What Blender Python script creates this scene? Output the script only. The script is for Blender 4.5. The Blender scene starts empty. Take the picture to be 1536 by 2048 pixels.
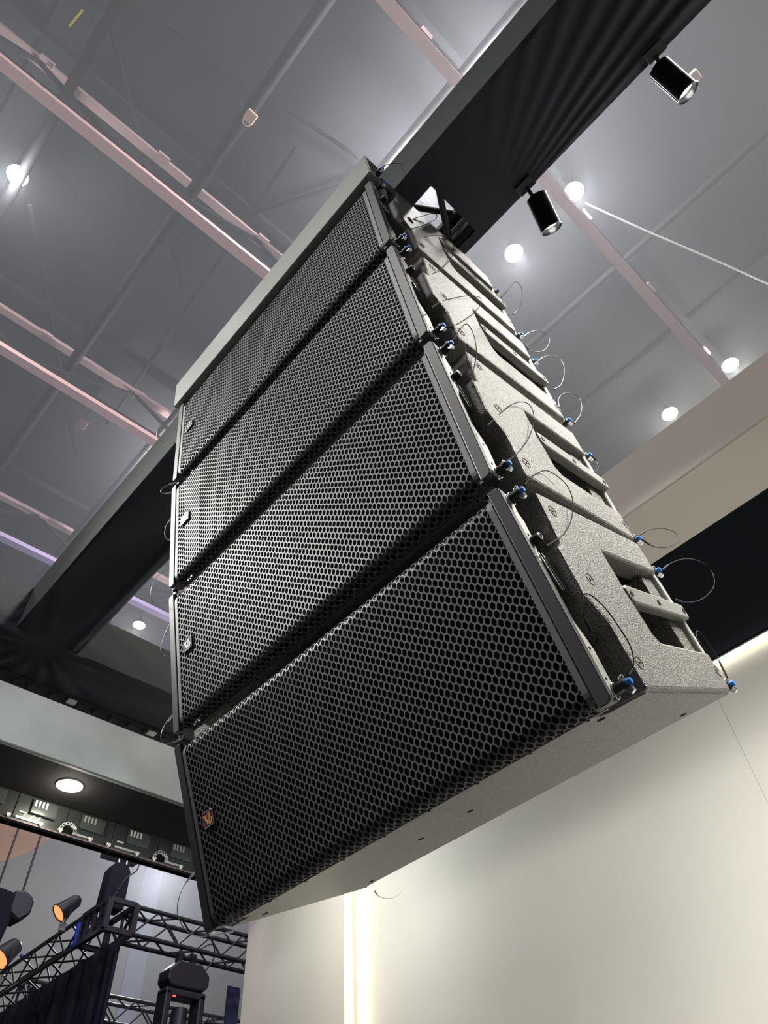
import bpy, bmesh, math, random
from mathutils import Vector, Matrix
random.seed(7)
PI = math.pi
sc = bpy.context.scene
COL = sc.collection

# ---------------------------------------------------------------- camera (eye at the origin, 1.6 m above the floor)
cd = bpy.data.cameras.new('camera')
cam = bpy.data.objects.new('camera', cd); COL.objects.link(cam)
RX = Vector((0.73682, -0.67439, -0.04786)); RY = Vector((0.49397, 0.58533, -0.64295)); RZ = Vector((0.46161, 0.45009, 0.76442))
mw = Matrix(((RX.x, -RY.x, -RZ.x, 0), (RX.y, -RY.y, -RZ.y, 0), (RX.z, -RY.z, -RZ.z, 0), (0, 0, 0, 1)))
cam.matrix_world = mw
cd.sensor_width = 36; cd.sensor_height = 36; cd.sensor_fit = 'AUTO'
cd.lens = 1422.0 / 2048.0 * 36.0
cd.clip_start = 0.02; cd.clip_end = 200
sc.camera = cam

# ---------------------------------------------------------------- colour management
sc.view_settings.view_transform = 'Standard'
sc.view_settings.look = 'None'
sc.view_settings.exposure = 0.0
sc.view_settings.gamma = 1.0
sc.view_settings.use_curve_mapping = False

# ---------------------------------------------------------------- world: dim even light of a large hall
w = bpy.data.worlds.new('hall'); sc.world = w; w.use_nodes = True
w.node_tree.nodes['Background'].inputs[0].default_value = (0.80, 0.86, 1.0, 1)
w.node_tree.nodes['Background'].inputs[1].default_value = 0.06

def lamp_light(name, loc, power, radius=0.3, color=(1, 0.97, 0.90), kind='POINT', aim=None, size=55, blend=0.5):
    l = bpy.data.lights.new(name, kind); l.energy = power; l.color = color
    l.shadow_soft_size = radius
    if kind == 'SPOT': l.spot_size = math.radians(size); l.spot_blend = blend
    o = bpy.data.objects.new(name, l); COL.objects.link(o); o.location = loc
    if aim is not None:
        o.rotation_euler = Vector(aim).to_track_quat('-Z', 'Y').to_euler()
    return o
# high-bay lamps of the hall that hang outside the frame (unseen; cones narrowed and aimed to shape the speaker light)
for i, (x, y, p) in enumerate([(4.54, -6.5, 4200), (6.6, -8.6, 6000), (-5.0, 9.0, 700)]):
    c = Vector((x, y, 10.3))
    lamp_light('high_bay_light', c, p, 0.35, kind='SPOT', aim=Vector((1.0, 0.4, 0.35)) - c, size=25 if i < 2 else 50, blend=1.0)
# floodlight of the neighbouring stand, out of frame on the left, facing the speaker fronts
lamp_light('stand_floodlight', (-1.9, 4.1, 3.6), 1450, 0.5, (1, 0.985, 0.95), 'SPOT', (2.5, -3.2, -2.2), 31, 0.55)
lamp_light('high_bay_light', (2.2, -7.5, 10.3), 2600, 0.35)  # added unseen light to brighten the cloth near sides
lamp_light('fill_light', (-2.6, 1.2, 4.2), 270, 0.35, (1, 0.985, 0.96))  # added fill for header, cloth sides and speaker fronts; no such lamp seen
# added spot light without fixture, behind the speakers, brightening the white wall's end
lamp_light('wall_fill_light', (2.2, 3.05, 2.36), 34, 0.05, (1, 0.97, 0.92), 'SPOT', (1.3, 1.7, -1.5), 110, 0.9)
# small added light behind the speakers, brightening the screen header's grey fascia
lamp_light('header_fill_light', (2.6, 3.75, 2.28), 40, 0.12, (0.95, 1.0, 1.0))
# ---------------------------------------------------------------- helpers
def lin(c):
    c = c / 255.0
    return c / 12.92 if c <= 0.04045 else ((c + 0.055) / 1.055) ** 2.4
def srgb(r, g, b): return (lin(r), lin(g), lin(b), 1)

def mat(name, col, rough=0.5, metal=0.0, spec=0.5, emit=None, strength=0.0, noise=None, bump=None, col2=None, nscale=20, sheen=0.0):
    m = bpy.data.materials.new(name); m.use_nodes = True
    nt = m.node_tree; b = nt.nodes['Principled BSDF']
    b.inputs['Base Color'].default_value = col
    b.inputs['Roughness'].default_value = rough
    b.inputs['Metallic'].default_value = metal
    b.inputs['Specular IOR Level'].default_value = spec
    if sheen: b.inputs['Sheen Weight'].default_value = sheen
    if emit is not None:
        b.inputs['Emission Color'].default_value = emit; b.inputs['Emission Strength'].default_value = strength
    if col2 is not None or bump is not None:
        tc = nt.nodes.new('ShaderNodeTexCoord')
        n = nt.nodes.new('ShaderNodeTexNoise'); n.inputs['Scale'].default_value = nscale; n.inputs['Detail'].default_value = 4
        nt.links.new(tc.outputs['Object'], n.inputs['Vector'])
    if col2 is not None:
        r = nt.nodes.new('ShaderNodeValToRGB')
        r.color_ramp.elements[0].position = 0.35; r.color_ramp.elements[0].color = col
        r.color_ramp.elements[1].position = 0.68; r.color_ramp.elements[1].color = col2
        nt.links.new(n.outputs['Fac'], r.inputs['Fac']); nt.links.new(r.outputs['Color'], b.inputs['Base Color'])
    if bump is not None:
        bs, bd = bump
        n2 = nt.nodes.new('ShaderNodeTexNoise'); n2.inputs['Scale'].default_value = bs; n2.inputs['Detail'].default_value = 3
        nt.links.new(tc.outputs['Object'], n2.inputs['Vector'])
        bp = nt.nodes.new('ShaderNodeBump'); bp.inputs['Strength'].default_value = 1.0; bp.inputs['Distance'].default_value = bd
        nt.links.new(n2.outputs['Fac'], bp.inputs['Height']); nt.links.new(bp.outputs['Normal'], b.inputs['Normal'])
    return m

class MB:
    """collects polygons, becomes ONE mesh object"""
    def __init__(s): s.v = []; s.f = []; s.sm = []
    def add(s, vs, fs, smooth=False):
        o = len(s.v); s.v += [tuple(v) for v in vs]
        for f in fs: s.f.append(tuple(o + i for i in f)); s.sm.append(smooth)
        return s
    def box(s, x0, x1, y0, y1, z0, z1):
        vs = [(x, y, z) for z in (z0, z1) for y in (y0, y1) for x in (x0, x1)]
        return s.add(vs, [(0, 2, 3, 1), (4, 5, 7, 6), (0, 1, 5, 4), (2, 6, 7, 3), (0, 4, 6, 2), (1, 3, 7, 5)])
    def frame_of(s, d):
        d = Vector(d).normalized()
        a = Vector((0, 0, 1)) if abs(d.z) < 0.9 else Vector((1, 0, 0))
        u = d.cross(a).normalized(); return d, u, d.cross(u)
    def cyl(s, p0, p1, r0, r1=None, n=16, caps=True, smooth=True):
        p0 = Vector(p0); p1 = Vector(p1); r1 = r0 if r1 is None else r1
        d, u, w_ = s.frame_of(p1 - p0)
        vs = []
        for p, r in ((p0, r0), (p1, r1)):
            for i in range(n):
                a = 2 * PI * i / n; vs.append(p + u * (r * math.cos(a)) + w_ * (r * math.sin(a)))
        s.add(vs, [(i, (i + 1) % n, n + (i + 1) % n, n + i) for i in range(n)], smooth)
        if caps:
            s.add(vs[:n], [tuple(range(n - 1, -1, -1))]); s.add(vs[n:], [tuple(range(n))])
        return s
    def bar(s, p0, p1, wd, ht):
        p0 = Vector(p0); p1 = Vector(p1); d = (p1 - p0).normalized()
        a = Vector((0, 0, 1)) if abs(d.z) < 0.95 else Vector((1, 0, 0))
        u = d.cross(a).normalized() * (wd / 2); v = u.cross(d).normalized() * (ht / 2)
        vs = [p + e * u + g * v for p in (p0, p1) for e, g in ((-1, -1), (1, -1), (1, 1), (-1, 1))]
        return s.add(vs, [(0, 1, 2, 3), (7, 6, 5, 4), (0, 4, 5, 1), (1, 5, 6, 2), (2, 6, 7, 3), (3, 7, 4, 0)])
    def tube(s, pts, r, n=6, close=False):
        pts = [Vector(p) for p in pts]; m = len(pts); vs = []
        up = None
        for i, p in enumerate(pts):
            a = pts[(i - 1) % m] if (close or i > 0) else p
            b = pts[(i + 1) % m] if (close or i < m - 1) else p
            d = (b - a).normalized()
            if up is None:
                up = d.orthogonal().normalized()
            up = (up - d * up.dot(d)).normalized(); v = d.cross(up)
            for k in range(n):
                t = 2 * PI * k / n; vs.append(p + up * (r * math.cos(t)) + v * (r * math.sin(t)))
        fs = []
        for i in range(m if close else m - 1):
            j = (i + 1) % m
            for k in range(n): fs.append((i * n + k, i * n + (k + 1) % n, j * n + (k + 1) % n, j * n + k))
        return s.add(vs, fs, True)
    def prism(s, poly, fn, a, b):
        """poly: 2D outline; fn(p, q, t) -> 3D; extruded from t=a to t=b"""
        n = len(poly)
        vs = [fn(p, q, a) for p, q in poly] + [fn(p, q, b) for p, q in poly]
        return s.add(vs, [tuple(range(n)), tuple(range(2 * n - 1, n - 1, -1))] + [(i, n + i, n + (i + 1) % n, (i + 1) % n) for i in range(n)])
    def mesh(s, name, bevel=0.0, seg=2, recalc=True, angle=35):
        me = bpy.data.meshes.new(name); me.from_pydata(s.v, [], s.f)
        me.polygons.foreach_set('use_smooth', s.sm)
        if bevel or recalc:
            bm = bmesh.new(); bm.from_mesh(me)
            if bevel: bmesh.ops.remove_doubles(bm, verts=bm.verts, dist=1e-5)
            bmesh.ops.recalc_face_normals(bm, faces=bm.faces)
            if bevel:
                es = [e for e in bm.edges if len(e.link_faces) == 2 and e.calc_face_angle(0) > math.radians(angle)]
                bmesh.ops.bevel(bm, geom=es, offset=bevel, segments=seg, affect='EDGES', profile=0.5, clamp_overlap=True)
            bm.to_mesh(me); bm.free()
        return me
    def build(s, name, m, parent=None, **k):
        return obj(name, s.mesh(name, **k), m, parent)

def obj(name, me, m, parent=None):
    if m is not None and not me.materials: me.materials.append(m)
    o = bpy.data.objects.new(name, me); COL.objects.link(o)
    if parent is not None: o.parent = parent
    return o
def tag(o, label, cat=None, group=None, kind=None):
    o['label'] = label
    if cat: o['category'] = cat
    if group: o['group'] = group
    if kind: o['kind'] = kind
    return o
def thing(name, label, cat, loc=(0, 0, 0), group=None):
    o = bpy.data.objects.new(name, None); COL.objects.link(o); o.location = loc
    o.empty_display_size = 0.1
    return tag(o, label, cat, group)
def struct(name, mb, m, label=None, **k):
    o = mb.build(name, m, None, **k); o['kind'] = 'structure'
    if label: o['label'] = label
    return o
def cat_curve(pts, n=6):
    """Catmull-Rom through pts"""
    P = [Vector(p) for p in pts]; P = [P[0] * 2 - P[1]] + P + [P[-1] * 2 - P[-2]]; out = []
    for i in range(1, len(P) - 2):
        for k in range(n):
            t = k / n; a, b, c, d = P[i - 1:i + 3]
            out.append(0.5 * ((2 * b) + (c - a) * t + (2 * a - 5 * b + 4 * c - d) * t * t + (3 * b - a - 3 * c + d) * t ** 3))
    out.append(P[-2]); return out

# ---------------------------------------------------------------- materials
def bump_shade_paint():
    m = bpy.data.materials.new('textured_paint'); m.use_nodes = True
    nt = m.node_tree; b = nt.nodes['Principled BSDF']
    tc = nt.nodes.new('ShaderNodeTexCoord')
    n = nt.nodes.new('ShaderNodeTexNoise'); n.inputs['Scale'].default_value = 420; n.inputs['Detail'].default_value = 1.5
    n3 = nt.nodes.new('ShaderNodeTexNoise'); n3.inputs['Scale'].default_value = 6; n3.inputs['Detail'].default_value = 3
    r = nt.nodes.new('ShaderNodeValToRGB')
    e = r.color_ramp.elements
    e[0].position = 0.40; e[0].color = (0.05, 0.049, 0.045, 1)  # dark specks put the shading of the bumps into the colour
    e[1].position = 0.465; e[1].color = (0.20, 0.197, 0.178, 1)
    x = e.new(0.70); x.color = (0.235, 0.23, 0.208, 1)
    nt.links.new(tc.outputs['Object'], n.inputs['Vector']); nt.links.new(tc.outputs['Object'], n3.inputs['Vector'])
    nt.links.new(n.outputs['Fac'], r.inputs['Fac']); nt.links.new(r.outputs['Color'], b.inputs['Base Color'])
    bp = nt.nodes.new('ShaderNodeBump'); bp.inputs['Strength'].default_value = 0.9; bp.inputs['Distance'].default_value = 0.0020
    nt.links.new(n.outputs['Fac'], bp.inputs['Height']); nt.links.new(bp.outputs['Normal'], b.inputs['Normal'])
    b.inputs['Roughness'].default_value = 0.42; b.inputs['Specular IOR Level'].default_value = 0.6
    return m
M = {}
M['paint'] = bump_shade_paint()
M['frame'] = mat('frame_black', (0.044, 0.045, 0.049, 1), 0.45, 0.0, 0.5)
M['grille'] = mat('grille_steel', (0.105, 0.107, 0.115, 1), 0.5, 0.0, 0.7)
M['foam'] = mat('foam_black', (0.006, 0.006, 0.008, 1), 0.95, 0, 0.1)
M['pocket_shade'] = mat('pocket_shade_black', (0.008, 0.008, 0.011, 1), 0.8, 0, 0.2)  # shade inside the handle pocket, put into the colour
M['plate'] = mat('rig_plate_steel', (0.48, 0.48, 0.44, 1), 0.45, 0.15, 0.5, bump=(260, 0.0006))
M['bar'] = mat('handle_bar_paint', (0.20, 0.198, 0.18, 1), 0.5, 0.0, 0.5, bump=(300, 0.0008))
M['black'] = mat('black_plastic', (0.012, 0.012, 0.014, 1), 0.4)
M['blue'] = mat('blue_button', (0.025, 0.22, 0.72, 1), 0.35)
M['chrome'] = mat('chrome', (0.75, 0.76, 0.78, 1), 0.22, 1.0)
M['cable'] = mat('lanyard_steel', (0.010, 0.010, 0.010, 1), 0.7, 0.0, 0.15)
M['ring'] = mat('washer_grey', (0.17, 0.167, 0.152, 1), 0.6)
M['cable_lit'] = mat('lanyard_lit_steel', (0.45, 0.46, 0.46, 1), 0.35, 0.6)  # left lanyards: same cable, the floodlight on it put into the colour
M['hole'] = mat('hole_black', (0.004, 0.004, 0.005, 1), 0.9, 0, 0.1)
M['copper'] = mat('copper_emblem', (0.95, 0.47, 0.23, 1), 0.4, 0.0)
M['badge_brown'] = mat('badge_brown', (0.14, 0.055, 0.036, 1), 0.35)
M['silver'] = mat('silver_emblem', (0.62, 0.64, 0.64, 1), 0.3, 0.5)
M['badge_dark'] = mat('badge_dark', (0.03, 0.032, 0.035, 1), 0.3)
M['bumper'] = mat('bumper_paint', (0.25, 0.255, 0.24, 1), 0.45, 0, 0.5, bump=(180, 0.0006))
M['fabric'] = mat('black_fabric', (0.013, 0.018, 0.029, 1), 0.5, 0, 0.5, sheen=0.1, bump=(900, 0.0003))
M['fabric_lit'] = mat('fabric_lit_grey', (0.066, 0.076, 0.074, 1), 0.85, 0, 0.2, bump=(700, 0.0004))  # the same cloth; light on its near sides is in the colour
M['truss'] = mat('truss_black', (0.03, 0.03, 0.033, 1), 0.5)
M['alu'] = mat('truss_alu', (0.55, 0.54, 0.5, 1), 0.4, 0.4)
M['wall'] = mat('wall_white', srgb(217, 214, 204), 0.75, 0, 0.3, col2=srgb(211, 207, 196), nscale=1.2)
M['wall2'] = mat('wall_cream', srgb(222, 215, 202), 0.8, 0, 0.3)
M['header'] = mat('header_grey', srgb(200, 193, 184), 0.75, 0, 0.3)
M['soffit'] = mat('soffit_black', (0.006, 0.008, 0.013, 1), 0.9, 0, 0.1)
M['soffit2'] = mat('header_underside_black', (0.035, 0.033, 0.034, 1), 0.9, 0, 0.1)
M['navyblue'] = mat('banner_navy', (0.03, 0.03, 0.10, 1), 0.8)
M['led'] = mat('led_strip', (1, 1, 0.85, 1), 0.5, emit=(1, 0.97, 0.76, 1), strength=7.0)
M['fascia'] = mat('fascia_grey', (0.30, 0.325, 0.325, 1), 0.7, 0, 0.3, col2=(0.42, 0.45, 0.45, 1), nscale=1.6)
M['lamp'] = mat('lamp_glow', (1, 1, 1, 1), 0.5, emit=(1, 0.98, 0.92, 1), strength=30)
M['lampw'] = mat('lamp_glow_warm', (1, 1, 1, 1), 0.5, emit=(1, 0.95, 0.72, 1), strength=25)
M['lens'] = mat('spot_lens', (0.9, 0.9, 0.9, 1), 0.2, emit=(1, 0.98, 0.92, 1), strength=2.2)
M['ceiling'] = mat('ceiling_grey', (0.020, 0.020, 0.024, 1), 0.9, 0, 0.1, col2=(0.030, 0.030, 0.035, 1), nscale=0.35)
M['pink'] = mat('pink_lit_steel', srgb(236, 196, 196), 0.6, 0, 0.3)  # white-pink paint with the pink light on it put into the colour
M['purple'] = mat('lilac_steel', srgb(186, 170, 214), 0.6, 0, 0.3)
M['pink_dim'] = mat('pink_steel_dull', srgb(172, 146, 149), 0.8, 0, 0.2)
M['tube'] = mat('roof_tube_grey', (0.014, 0.013, 0.015, 1), 0.7, 0, 0.2)
M['roofdark'] = mat('roof_purlin_grey', (0.024, 0.024, 0.029, 1), 0.9, 0, 0.1)
M['farwall'] = mat('far_wall_grey', (0.28, 0.28, 0.275, 1), 0.9, 0, 0.2, col2=(0.34, 0.34, 0.33, 1), nscale=0.25)
M['orange'] = mat('sign_orange', srgb(212, 156, 110), 0.8)
M['column'] = mat('pale_blue_light', srgb(158, 160, 186), 0.8)  # hazy light on the far wall, put into a colour
M['floor'] = mat('floor_carpet', (0.07, 0.07, 0.075, 1), 0.9, 0, 0.2)
M['boothfloor'] = mat('booth_floor_white', (0.19, 0.19, 0.188, 1), 0.6, 0, 0.3)
M['led_top'] = mat('led_strip_top', (1, 1, 0.85, 1), 0.5, emit=(1, 0.975, 0.84, 1), strength=3.0)
M['purpleblack'] = mat('fixture_black', (0.02, 0.018, 0.03, 1), 0.45)
M['navy'] = mat('drape_navy', (0.014, 0.014, 0.022, 1), 0.85, 0, 0.2)
M['orange_lens'] = mat('amber_lens', (1, 0.5, 0.25, 1), 0.4, emit=(1, 0.36, 0.12, 1), strength=1.25)
M['strap'] = mat('blue_strap', (0.02, 0.09, 0.7, 1), 0.5)
M['red'] = mat('red_led', (1, 0.1, 0.05, 1), 0.4, emit=(1, 0.08, 0.04, 1), strength=2)
M['panel'] = mat('led_panel_back', (0.045, 0.05, 0.05, 1), 0.35, 0.2)
M['panelglass'] = mat('led_panel_cover', (0.10, 0.11, 0.11, 1), 0.2, 0.3)
M['white'] = mat('white_tag', (0.7, 0.7, 0.7, 1), 0.6)
M['steelbright'] = mat('bright_cast', (0.72, 0.72, 0.66, 1), 0.35, 0.3)
M['pinkrail'] = mat('pink_rail', (0.24, 0.15, 0.14, 1), 0.5)
M['yellow'] = mat('yellow_tape', (0.75, 0.7, 0.05, 1), 0.5)
M['beige'] = mat('beige_box', srgb(226, 196, 176), 0.6)
# ================================================================ HALL SHELL
mb = MB(); mb.box(-25, 30, -25, 24, -1.7, -1.6); struct('floor', mb, M['floor'])
mb = MB(); mb.box(0.95, 3.6, -4.0, 4.4, -1.6, -1.54); struct('floor_booth', mb, M['boothfloor'])
mb = MB(); mb.box(-25, 30, -25, 24, 11.6, 11.8); struct('ceiling', mb, M['ceiling'])
mb = MB(); mb.box(-25, 30, 20.0, 20.3, -1.6, 11.6); wf = struct('wall_far', mb, M['farwall'])
mb = MB(); mb.box(24, 24.3, -25, 20, -1.6, 11.6); struct('wall_right', mb, M['farwall'])

mb = MB(); mb.box(9.5, 10.05, 19.9, 20.0, -1.6, 11.0); mb.build('wall_light_stripe', M['column'], wf)  # stripe of hazy light on the wall, built as a pale box

# ================================================================ BOOTH: white wall, header, soffit, LED lines
WX = 3.62
mb = MB(); mb.box(WX + 0.02, WX + 0.12, -4.0, 4.5, -1.6, 2.42); bw = struct('wall_booth', mb, M['wall'])
ys = [-4.0, -2.55, -1.33, -0.11, 1.11, 4.26]
for a, b in zip(ys[:-1], ys[1:]):
    mb = MB(); mb.box(WX, WX + 0.02, a + 0.0008, b - 0.0008, -1.6, 2.40); mb.build('wall_panel', M['wall'], bw)
mb = MB(); mb.box(WX - 0.10, WX + 0.02, 4.135, 5.30, -1.6, 2.40); lw = struct('wall_return', mb, M['wall2'])
for a, b in ((4.11, 4.713), (4.717, 5.30)):
    mb = MB(); mb.box(WX - 0.112 if a < 4.3 else WX - 0.108, WX - 0.10, a, b, -1.6, 2.40); mb.build('wall_panel', M['wall2'], lw)
led = thing('led_strip', 'warm white LED line running along the top of the booth wall', 'light strip', group='booth LED lines')
mb = MB(); mb.box(WX - 0.045, WX - 0.02, -4.0, 4.2, 2.372, 2.392); mb.build('diffuser', M['led_top'], led)
mb = MB(); mb.box(WX - 0.05, WX - 0.015, -4.0, 4.2, 2.392, 2.400); mb.build('channel', M['alu'], led)
led = thing('led_strip', 'vertical warm LED line glowing at the left corner of the booth wall', 'light strip', group='booth LED lines')
mb = MB(); mb.box(WX - 0.100, WX - 0.045, 4.102, 4.112, -1.54, 2.36); mb.build('diffuser', M['led'], led)
mb = MB(); mb.box(WX - 0.098, WX - 0.0, 4.1125, 4.134, -1.54, 2.36); mb.build('channel', M['wall2'], led)
hd = thing('booth_header', 'pale grey box beam across the booth top above the white wall', 'beam')
mb = MB(); mb.box(2.31, 2.66, -4.0, 4.3, 2.41, 2.715); mb.build('core', M['header'], hd)
mb = MB(); mb.box(2.300, 2.31, -4.0, 4.3, 2.40, 2.72); mb.build('fascia_board', M['header'], hd, bevel=0.002, seg=1)
mb = MB(); mb.box(2.31, 2.66, -4.0, 4.3, 2.40, 2.41); mb.build('underside_board', M['wall'], hd)
mb = MB(); mb.box(2.66, WX + 0.12, -4.0, 4.3, 2.404, 2.46); struct('ceiling_booth', mb, M['soffit'])

# ================================================================ FABRIC-WRAPPED TRUSS BEAM
X0, X1, ZB, ZT = 0.565, 0.885, 2.40, 2.69
AX, AY = 0.872, 0.335                      # where the cloth is gathered
def fold(x, y):
    z = 0.0
    if y < AY:
        d = AY - y; t = (AX + 0.03 - x) / max(d, 1e-3)
        amp = min(d, 0.9) * 0.013
        for c, wd, am in ((0.07, 0.02, 1.0), (0.13, 0.02, 0.9), (0.20, 0.025, 1.1), (0.28, 0.03, 1.0), (0.38, 0.035, 1.0), (0.50, 0.04, 0.9), (0.66, 0.05, 0.8), (0.9, 0.07, 0.7), (1.3, 0.1, 0.6)):
            u = (t - c) / wd
            if abs(u) < 4: z -= am * amp * math.exp(-u * u) * min(1, d / 0.12)
    if y > 1.6:
        z -= 0.004 * math.sin(16 * x + 5 * y) * min(1, (y - 1.6) / 0.6)
        if x > 0.8: z -= 0.006 * math.exp(-((x - 0.85) / 0.02) ** 2)
    if y > 2.3:                               # gathered towards the junction
        dx, dy = x - 0.74, 3.25 - y; a = math.atan2(dx, dy)
        z -= 0.012 * (0.5 + 0.5 * math.sin(a * 19)) * min(1, (y - 2.3) / 0.7) * (abs(dx) * 4)
    return z
bm_thing = thing('draped_truss_beam', 'long beam wrapped in black cloth crossing above and behind the speakers', 'truss beam', (0.72, 0, 2.4))
def at0(mbb): return mbb
OP = (0.645, 0.855, 0.312, 0.62)
NX, Y0, Y1 = 64, -2.4, 3.16
mb = MB(); rowsY = []
y = Y0
while y < Y1: rowsY.append(y); y += 0.022 if -1.2 < y < 0.7 else 0.05
rowsY += [OP[2], OP[3], Y1]; rowsY = sorted(set(round(v, 4) for v in rowsY))
xs = sorted(set([round(X0 + (X1 - X0) * i / NX, 4) for i in range(NX + 1)] + [OP[0], OP[1]]))
idx = {}
off = (-0.72, 0, -2.4)
def sag(y):                                  # lower far edge bellies a little
    return 0.0
for j, yy in enumerate(rowsY):
    for i, xx in enumerate(xs):
        idx[i, j] = len(mb.v)
        e = (xx - X0) / (X1 - X0)
        mb.v.append((xx + off[0], yy, ZB + off[2] + fold(xx, yy) * (1 if 0.02 < e < 0.995 else 0.3)))
for j in range(len(rowsY) - 1):
    for i in range(len(xs) - 1):
        cx = (xs[i] + xs[i + 1]) / 2; cy = (rowsY[j] + rowsY[j + 1]) / 2
        if OP[0] < cx < OP[1] and OP[2] < cy < OP[3]: continue
        mb.f.append((idx[i, j], idx[i, j + 1], idx[i + 1, j + 1], idx[i + 1, j])); mb.sm.append(True)
mb.build('cloth_underside', M['fabric'], bm_thing, recalc=False)
mb = MB(); mb.box(X0 + off[0] - 0.002, X0 + off[0], Y0, Y1, 0.0, ZT - ZB); mb.build('cloth_near_side', M['fabric_lit'], bm_thing)['label'] = 'grey lit near side of the cloth'
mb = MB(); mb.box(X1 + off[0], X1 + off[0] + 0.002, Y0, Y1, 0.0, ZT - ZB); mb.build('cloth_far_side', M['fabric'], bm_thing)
for x in (X0 + 0.03, X1 - 0.03):
    for z in (ZB + 0.035, ZT - 0.03):
        mb = MB(); mb.cyl((x + off[0], Y0, z + off[2]), (x + off[0], Y1, z + off[2]), 0.022, n=12); mb.build('chord', M['truss'], bm_thing)
for y in (0.25, 0.42, 0.60):
    mb = MB(); mb.cyl((X0 + 0.03 + off[0], y, 0.035), (X1 - 0.03 + off[0], y + 0.17, 0.035), 0.011, n=8); mb.build('diagonal_brace', M['truss'], bm_thing)
    mb = MB(); mb.cyl((X0 + 0.03 + off[0], y + 0.1, 0.26), (X1 - 0.03 + off[0], y - 0.07, 0.26), 0.011, n=8); mb.build('diagonal_brace', M['truss'], bm_thing)
# cross branch at the far end
br = thing('draped_truss_branch', 'cross beam wrapped in black cloth at the far end of the long beam', 'truss beam', (0.7, 3.3, 2.4))
BY0, BY1, BZT = 3.13, 3.47, 2.66
def bfold(x, y):
    dx, dy = x - 0.74, y - 3.18
    r = math.hypot(dx, dy); a = math.atan2(dy, dx)
    return -0.020 * (0.5 + 0.5 * math.sin(a * 15 + 1.5 * math.sin(5 * r))) * max(0, 1 - r / 0.75) * min(1, r / 0.15) - 0.002 * math.sin(30 * y + 3 * x)
mb = MB(); nx, ny = 150, 14
for j in range(ny + 1):
    for i in range(nx + 1):
        x = -1.6 + 3.88 * i / nx; yv = BY0 + (BY1 - BY0) * j / ny
        mb.v.append((x - 0.7, yv - 3.3, bfold(x, yv)))
for j in range(ny):
    for i in range(nx):
        a = j * (nx + 1) + i; mb.f.append((a, a + nx + 1, a + nx + 2, a + 1)); mb.sm.append(True)
mb.build('cloth_underside', M['fabric'], br, recalc=False)
mb = MB(); nz = 12
for j in range(nz + 1):
    for i in range(nx + 1):
        x = -1.6 + 3.88 * i / nx; t = j / nz
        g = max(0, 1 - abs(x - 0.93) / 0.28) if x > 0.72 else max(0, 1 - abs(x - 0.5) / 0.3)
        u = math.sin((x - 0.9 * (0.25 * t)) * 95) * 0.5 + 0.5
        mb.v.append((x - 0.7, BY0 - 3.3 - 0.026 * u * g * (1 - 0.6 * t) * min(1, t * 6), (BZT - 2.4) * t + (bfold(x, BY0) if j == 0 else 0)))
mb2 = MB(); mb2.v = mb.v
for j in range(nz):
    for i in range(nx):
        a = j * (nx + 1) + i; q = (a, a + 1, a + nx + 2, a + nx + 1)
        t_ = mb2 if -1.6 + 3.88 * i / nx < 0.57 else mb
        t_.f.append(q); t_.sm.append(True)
mb.build('cloth_near_side', M['fabric_lit'], br, recalc=False); mb2.build('cloth_near_side_shaded', M['fabric'], br, recalc=False)  # left part: same cloth darkened, its shade put into the colour
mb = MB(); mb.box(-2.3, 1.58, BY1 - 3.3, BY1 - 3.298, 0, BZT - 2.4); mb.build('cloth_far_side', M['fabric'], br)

# ---------------------------------------------------------------- track spotlights on the beam
def spotlight(label, c, a, L=0.124, r=0.034):
    c = Vector(c); a = Vector(a).normalized()
    t = thing('track_spotlight', label, 'spotlight', tuple(c), 'cylinder spotlights on the cloth beam')
    o = Vector((0, 0, 0)); top = o - a * L / 2; bot = o + a * L / 2
    mb = MB(); mb.cyl(top, bot, r, n=32, caps=False); mb.cyl(top - a * 0.001, top + a * 0.002, r, n=32)
    mb.cyl(bot, bot - a * 0.03, r - 0.002, r - 0.004, n=32, caps=False); mb.build('housing', M['spotcase'], t)
    mb = MB(); d, u, v = mb.frame_of(a)
    mb.tube([bot + u * (r * math.cos(k * PI / 16)) + v * (r * math.sin(k * PI / 16)) for k in range(32)], 0.0016, 6, True); mb.build('rim', M['chrome'], t)
    mb = MB(); mb.cyl(bot - a * 0.022, bot - a * 0.020, r - 0.003, n=24); mb.build('lens', M['lens'], t)
    mb = MB(); mb.cyl(bot - a * 0.0195, bot - a * 0.012, 0.011, 0.007, n=16); mb.build('bulb', M['lamp'], t)
    base = Vector((0.868, c.y - 0.01, 2.40)) - c
    mb = MB(); mb.bar(base, top + a * 0.025 - Vector((0.036, 0, 0)), 0.012, 0.014); mb.build('yoke_arm', M['frame'], t, bevel=0.001, seg=1)
    mb = MB(); mb.box(base.x - 0.018, base.x + 0.018, base.y - 0.03, base.y + 0.03, base.z - 0.016, base.z + 0.002); mb.build('track_adapter', M['frame'], t, bevel=0.002, seg=1)
    lamp_light('track_spot_light', tuple(c + bot + a * 0.02), 350, 0.03, (1, 0.985, 0.95), 'SPOT', tuple(a), 110, 0.9)
M['spotcase'] = mat('spot_case_black', (0.012, 0.012, 0.013, 1), 0.18, 0.5)
spotlight('black cylinder spotlight nearest the top right corner of the view', (0.955, -0.372, 2.345), (0.65, -0.056, -0.753))
spotlight('black cylinder spotlight on the cloth beam close to the speaker column', (0.955, 0.118, 2.325), (0.66, 0.217, -0.713), 0.118)

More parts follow.
